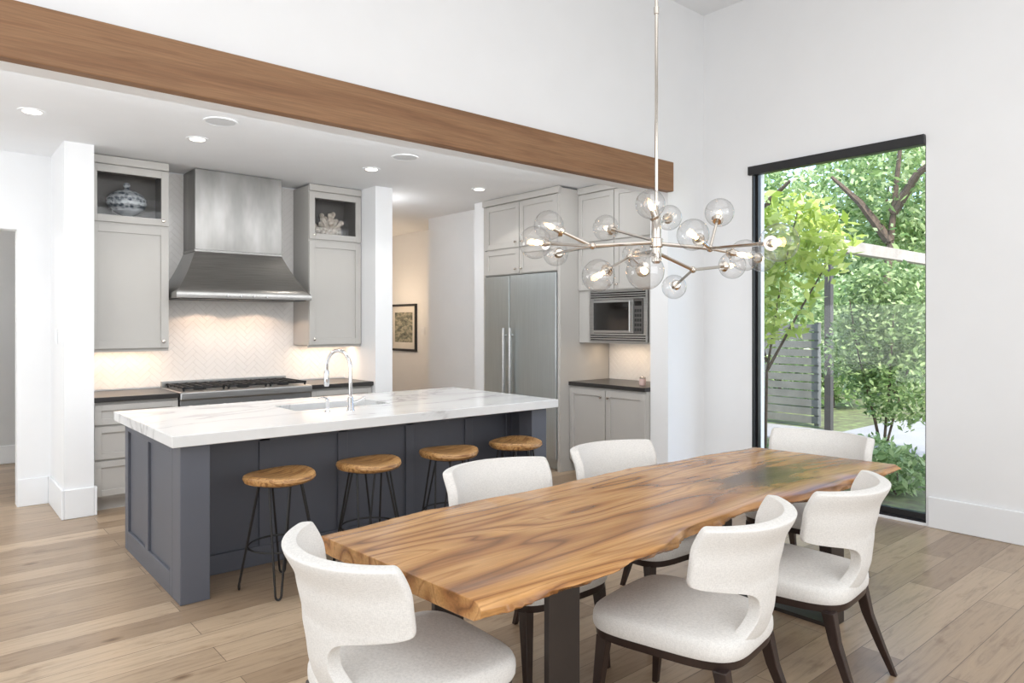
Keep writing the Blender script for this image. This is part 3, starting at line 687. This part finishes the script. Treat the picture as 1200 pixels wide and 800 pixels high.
for x, y, lb in ((1.64, 5.08, 'round white ceiling speaker grille nearer the beam at left'), (3.19, 5.14, 'round white ceiling speaker grille above the middle of the island')):
    t = thing('ceiling_speaker', lb, 'speaker', (x, y, CZ - .002), 'speakers in the kitchen ceiling')
    bm = B(); lathe(bm, [(0, CZ - .006), (.10, CZ - .006), (.10, CZ - .001), (0, CZ - .001)], (x, y, 0), 32); mk('grille', bm, GRILLE, t)
    bm = B(); n = 32; ring_loft(bm, [[(x + r * math.cos(2 * math.pi * k / n), y + r * math.sin(2 * math.pi * k / n), z) for k in range(n)] for r, z in ((.10, CZ - .001), (.115, CZ - .001), (.113, CZ - .008), (.10, CZ - .007))], closed=True); mk('rim', bm, TRIM, t, smooth=True)

# picture, switches
t = thing('picture', 'black framed print with pale mat on the warm lit hallway wall', 'picture', (5.89, 9.5, 1.5))
y0, y1, z0, z1 = 9.16, 9.9, 1.1, 1.84
mk('frame', boxes((5.87, 5.899, y0, y0 + .035, z0, z1), (5.87, 5.899, y1 - .035, y1, z0, z1), (5.87, 5.899, y0 + .035, y1 - .035, z0, z0 + .035), (5.87, 5.899, y0 + .035, y1 - .035, z1 - .035, z1)), BLACKMETAL, t)
mk('mat_board', boxes((5.885, 5.897, y0 + .035, y1 - .035, z0 + .035, z1 - .035)), paint('mat_board', (226, 222, 214), .8), t)
AR, nt, b = newmat('abstract_print'); nt.links.new(ramp(nt, noise(nt, coords(nt, (1, 4, 9)), 2.2, 6, .6, .6), [(.3, lin((60, 62, 58))), (.48, lin((126, 128, 112))), (.62, lin((186, 178, 156))), (.75, lin((96, 92, 80)))]), b.inputs['Base Color'])
mk('print', boxes((5.882, 5.886, y0 + .11, y1 - .11, z0 + .14, z1 - .13)), AR, t)
def switch(c, label):
    t = thing('switch_plate', label, 'light switch', c)
    x, y, z = c
    mk('plate', boxes((x - .006, x, y - .06, y + .06, z - .06, z + .06)), TRIM, t, bevel=.002)
    for s in (-.028, .028): mk('rocker', boxes((x - .010, x - .006, y + s - .016, y + s + .016, z - .034, z + .034)), TRIM, t, bevel=.001)
switch((.885, 6.78, 1.42), 'white double light switch on the side of the left column')
switch((5.899, 9.0, 1.42), 'white double light switch beside the framed print in the hallway')

# ------------------------------------------------------------------ outdoors
GROUND, nt, b = newmat('garden_soil'); nt.links.new(ramp(nt, noise(nt, coords(nt), 6, 5), [(.3, lin((84, 76, 60))), (.55, lin((106, 114, 72))), (.75, lin((130, 144, 88)))]), b.inputs['Base Color']); b.inputs['Roughness'].default_value = .95
struct('ground', boxes((6.0, 45, -15, 40, -.12, -.02)), GROUND)
PATIO = paint('patio_concrete', (150, 148, 144), .8, var=.08, scale=2)
struct('patio', boxes((8.8, 20, -3, 4.5, -.02, .0), (8.8, 10.0, 4.5, 8, -.02, 0)), PATIO)
FENCE = paint('fence_grey', (116, 115, 106), .75, var=.15, scale=5)
t = thing('slatted_fence', 'grey horizontal slatted fence behind the yellow green tree outside', 'fence', (10.2, 6.9, 0))
bm = B()
for k in range(12): box(bm, 10.2, 10.225, 4.95, 9.0, .04 + k * .125, .145 + k * .125)
mk('slat_panel', bm, FENCE, t)
for y in (4.95, 6.3, 7.65, 8.95): mk('post', boxes((10.225, 10.3, y, y + .07, 0, 1.55)), FENCE, t)
EAVE = paint('pergola_weathered', (154, 146, 135), .8, var=.15, scale=6)
DPOST = paint('pergola_post', (66, 63, 58), .7)
t = thing('pergola', 'weathered pergola beam on dark posts above the patio outside', 'pergola', (12.6, 4.7, 0))
mk('beam', boxes((9.7, 16.0, 4.62, 4.76, 2.58, 2.76)), EAVE, t, bevel=.005)
for x in (9.95, 15.6): mk('post', boxes((x, x + .09, 4.645, 4.735, 0, 2.58)), DPOST, t)

L1 = leafmat('leaf_yellow_green', (144, 168, 66), (188, 204, 100), (224, 230, 150))
L2 = leafmat('leaf_olive_green', (92, 120, 66), (138, 164, 102), (192, 208, 152))
L3 = leafmat('leaf_far_green', (96, 128, 74), (160, 186, 118), (222, 232, 186))
BARK = paint('bark', (92, 78, 66), .95, var=.3, scale=12)
def leaves(bm, c, rad, n, size, rnd, shell=.3):
    c = Vector(c)
    for _ in range(n):
        while True:
            d = Vector((rnd.uniform(-1, 1), rnd.uniform(-1, 1), rnd.uniform(-1, 1)))
            if .01 < d.length < 1: break
        l = d.length; d = d / l * (shell + (1 - shell) * l) * rnd.uniform(.78, 1.12)
        p = c + Vector((d.x * rad[0], d.y * rad[1], d.z * rad[2]))
        p.z = max(p.z, .03)
        a = Vector((rnd.uniform(-1, 1), rnd.uniform(-1, 1), rnd.uniform(-1, .3))).normalized()
        b_ = a.cross(Vector((rnd.uniform(-1, 1), rnd.uniform(-1, 1), rnd.uniform(-1, 1)))).normalized()
        s = size * rnd.uniform(.5, 1.3)
        vs = [bm.verts.new(q) for q in (p - a * s * .5, p + b_ * s * .22 - a * s * .05, p + a * s * .5, p - b_ * s * .22 - a * s * .05)]
        bm.faces.new(vs)
def tree(name, label, cat, base, stems, blobs, lm, size, seed, r=.05, group=None):
    rnd = random.Random(seed); t = thing(name, label, cat, base, group)
    bm = B()
    for s in stems: tube(bm, s, [r * (1 - .7 * i / (len(s) - 1)) for i in range(len(s))], 7)
    mk('trunk', bm, BARK, t, smooth=True)
    bm = B()
    for c, rad, n in blobs: leaves(bm, c, rad, n, size, rnd)
    mk('foliage', bm, lm, t)
    return t
tree('tree', 'small tree with broad yellow green leaves just outside the tall window', 'tree', (7.3, 4.15, -.02),
     [[(7.3, 4.15, -.02), (7.25, 4.1, 1.0), (7.2, 3.9, 2.0), (7.2, 3.7, 2.8)], [(7.25, 4.1, 1.0), (7.25, 3.7, 1.7), (7.3, 3.42, 2.2)], [(7.25, 4.1, 1.1), (7.1, 4.25, 1.8), (7.1, 4.35, 2.4)]],
     [((7.2, 3.88, 2.45), (.5, .62, .5), 500), ((7.22, 3.45, 2.38), (.42, .36, .42), 200), ((7.1, 4.28, 2.25), (.45, .55, .6), 440), ((7.05, 4.3, 1.6), (.45, .45, .55), 400), ((7.2, 3.78, 1.75), (.35, .35, .4), 120)], L1, .155, 5, .018)
SX_, SY_ = 8.5, 3.36
tree('shrub', 'airy multi stemmed green shrub growing outside beside the patio', 'shrub', (SX_, SY_, -.02),
     [[(SX_, SY_, -.02), (SX_ + .12 * math.cos(a), SY_ + .12 * math.sin(a), .5), (SX_ + .3 * math.cos(a), SY_ + .3 * math.sin(a), 1.2), (SX_ + .4 * math.cos(a), SY_ + .4 * math.sin(a), 1.8)] for a in (0, 1.3, 2.5, 3.8, 5.1)],
     [((SX_, SY_ - .12, 1.6), (.5, .62, .55), 3000), ((SX_ + .05, SY_ + .18, 1.2), (.5, .5, .5), 2000), ((SX_, SY_ - .22, .85), (.5, .58, .5), 2200), ((SX_, SY_, 2.0), (.34, .42, .26), 700)], L2, .085, 9, .016)
k = 0
for (x, y, rr, lb) in ((6.75, 2.55, .3, 'low leafy plant outside the glass, closest to the white wall'), (7.2, 2.95, .3, 'low leafy plant outside the glass beneath the airy shrub'), (6.85, 3.55, .26, 'low leafy plant outside the glass beneath the yellow green tree')):
    k += 1
    tree('ground_plant', lb, 'plant', (x, y, -.02), [[(x, y, -.02), (x + .02, y, .1), (x, y, .25)], [(x, y, -.02), (x - .08, y + .05, .12), (x - .12, y + .08, .25)]], [((x, y, .2), (rr, rr, .24), 600)], L2, .09, 20 + k, .012, 'low plants outside the window')
for i, (x, y, ra, rb, zt, lb) in enumerate(((12.6, 8.4, 1.0, 1.3, 2.9, 'tall leafy green bush rising behind the grey slatted fence'), (12.9, 6.0, 1.0, .95, 2.4, 'leafy green bush behind the dark pergola post'), (15.8, 6.0, .85, .9, 2.4, 'leafy green bush at the far right end of the pergola beam'), (15.4, 8.4, 1.0, 1.1, 2.7, 'leafy green bush farther back between the fence and the tall trees'))):
    tree('bush', lb, 'bush', (x, y, -.02), [[(x, y, -.02), (x + .05, y, .8), (x - .1, y + .1, zt * .7)], [(x, y, -.02), (x - .2, y + .2, .8), (x - .4, y + .4, zt * .6)]],
         [((x, y, zt * .5), (ra, rb, zt * .5), 3800), ((x - .2, y - .3, zt * .7), (ra * .6, rb * .5, zt * .3), 700)], L3, .15, 60 + i, .05)
far = [(18.8, 6.9, 1.75, 4.9, 'spreading tree with dark forked trunk beyond the pergola'), (19.4, 10.9, 1.8, 4.6, 'leafy pale green tree beyond the slatted fence, left part of the window view'), (25, 9.6, 3.3, 6.0, 'distant large green tree behind the other trees, centre of the window view')]
for i, (x, y, rr, zc, lb) in enumerate(far):
    st = [[(x - .8, y + .2, -.02), (x - .9, y + .1, 2.5), (x - 1.0, y - .1, 4.2), (x - 1.3, y - .4, 6.0)], [(x - .95, y, 3.5), (x - 1.2, y + .6, 4.5), (x - 1.4, y + 1.2, 5.2)], [(x - 1.0, y - .1, 4.2), (x - 1.2, y - .7, 5.0), (x - 1.4, y - 1.4, 5.4)]]
    tree('tree', lb, 'tree', (x, y, -.02), st, [((x, y, zc), (rr * .8, rr, rr), int(2200 * rr)), ((x, y, zc - rr * .8), (rr * .7, rr * .9, rr * .5), int(750 * rr))] + ([((x, y, 2.2), (2.0, 3.4, 2.0), 4500)] if i == 2 else []), L3, .18 + .03 * rr, 40 + i, .13)

# ------------------------------------------------------------------ lights
wd = bpy.data.worlds.new('world'); scene.world = wd; wd.use_nodes = True; nt = wd.node_tree
bg = nt.nodes['Background']; sky = nt.nodes.new('ShaderNodeTexSky')
try:
    sky.sky_type = 'NISHITA'; sky.sun_disc = False; sky.sun_elevation = R(48); sky.sun_rotation = R(190)
except Exception: pass
nt.links.new(sky.outputs[0], bg.inputs['Color']); bg.inputs['Strength'].default_value = .65
def light(name, typ, loc, energy, color=(1, 1, 1), rot=(0, 0, 0), size=1, size_y=None):
    l = bpy.data.lights.new(name, typ); o = bpy.data.objects.new(name, l); col.objects.link(o)
    o.location = loc; o.rotation_euler = rot; l.energy = energy; l.color = color
    if typ == 'AREA':
        l.size = size
        if size_y: l.shape = 'RECTANGLE'; l.size_y = size_y
    elif typ == 'SUN': l.angle = R(1)
    else: l.shadow_soft_size = size
    return o
sd = Vector((.4, .5, -.77)); light('sun', 'SUN', (0, -10, 20), 6.5, (1, .97, .92), sd.to_track_quat('-Z', 'Y').to_euler())
FILL_TINT = (.935, .967, 1)  # cool tint shared by the added fill lights
light('fill_back', 'AREA', (1.5, -3.1, 2.2), 138, FILL_TINT, (R(90), 0, 0), 6, 3.2)  # added fill behind the camera; the wall there has no window
light('fill_left', 'AREA', (-2.5, .6, 2.2), 94, FILL_TINT, (R(90), 0, R(-90)), 5, 3)  # added fill in front of the closed left wall, out of view
light('fill_top', 'AREA', (1.6, .2, 4.45), 60, (.96, .98, 1), (0, 0, 0), 5, 4)  # added overhead fill for the dining side, no fixture there
light('kitchen_top_fill', 'AREA', (2.0, 4.45, 2.93), 30, FILL_TINT, (0, 0, 0), 5.5, .5)  # added kitchen fill, kept out of sight behind the header
light('kitchen_ceiling_fill', 'AREA', (1.4, 4.17, 2.82), 36, FILL_TINT, (R(102), 0, 0), 7, .14)  # added strip hidden behind the header to brighten the kitchen ceiling
light('kitchen_left_fill', 'AREA', (-2.5, 5.6, 1.6), 70, FILL_TINT, (R(108), 0, R(-90)), 2.4, 2.4)  # added side fill for the kitchen, outside the view
for x, y in ((.6, 5.66), (1.66, 5.68), (3.2, 5.74), (4.54, 5.85)):
    light('downlight', 'SPOT', (x, y, CZ - .03), 9, (1, .95, .88), (0, 0, 0), .05).data.spot_size = R(115)
for x0, x1 in ((1.14, 1.68), (3.07, 3.58)):
    light('under_cabinet', 'AREA', ((x0 + x1) / 2, 6.93, 1.30), 2.7, (1, .73, .52), (0, 0, 0), x1 - x0, .05)
light('under_cabinet', 'AREA', (5.6, 4.64, 1.32), 2.2, (1, .77, .55), (0, 0, 0), .05, .8)
for x in (2.1, 2.6): light('hood_lamp', 'SPOT', (x, 6.8, 1.74), 8, (1, .70, .50), (0, 0, 0), .03).data.spot_size = R(140)
light('hall_lamp', 'POINT', (5.15, 9.35, 1.9), 17, (1, .74, .50), size=.12)
light('hall_entry_fill', 'POINT', (3.95, 6.98, 2.6), 6, (.98, .985, 1), size=.1)  # added fill hidden by the column, lifts the near hall wall
light('back_room_fill', 'POINT', (-.8, 8.4, 2.5), 42, (1, .98, .95), size=.15)  # added unseen fill to brighten the room beyond the doorway
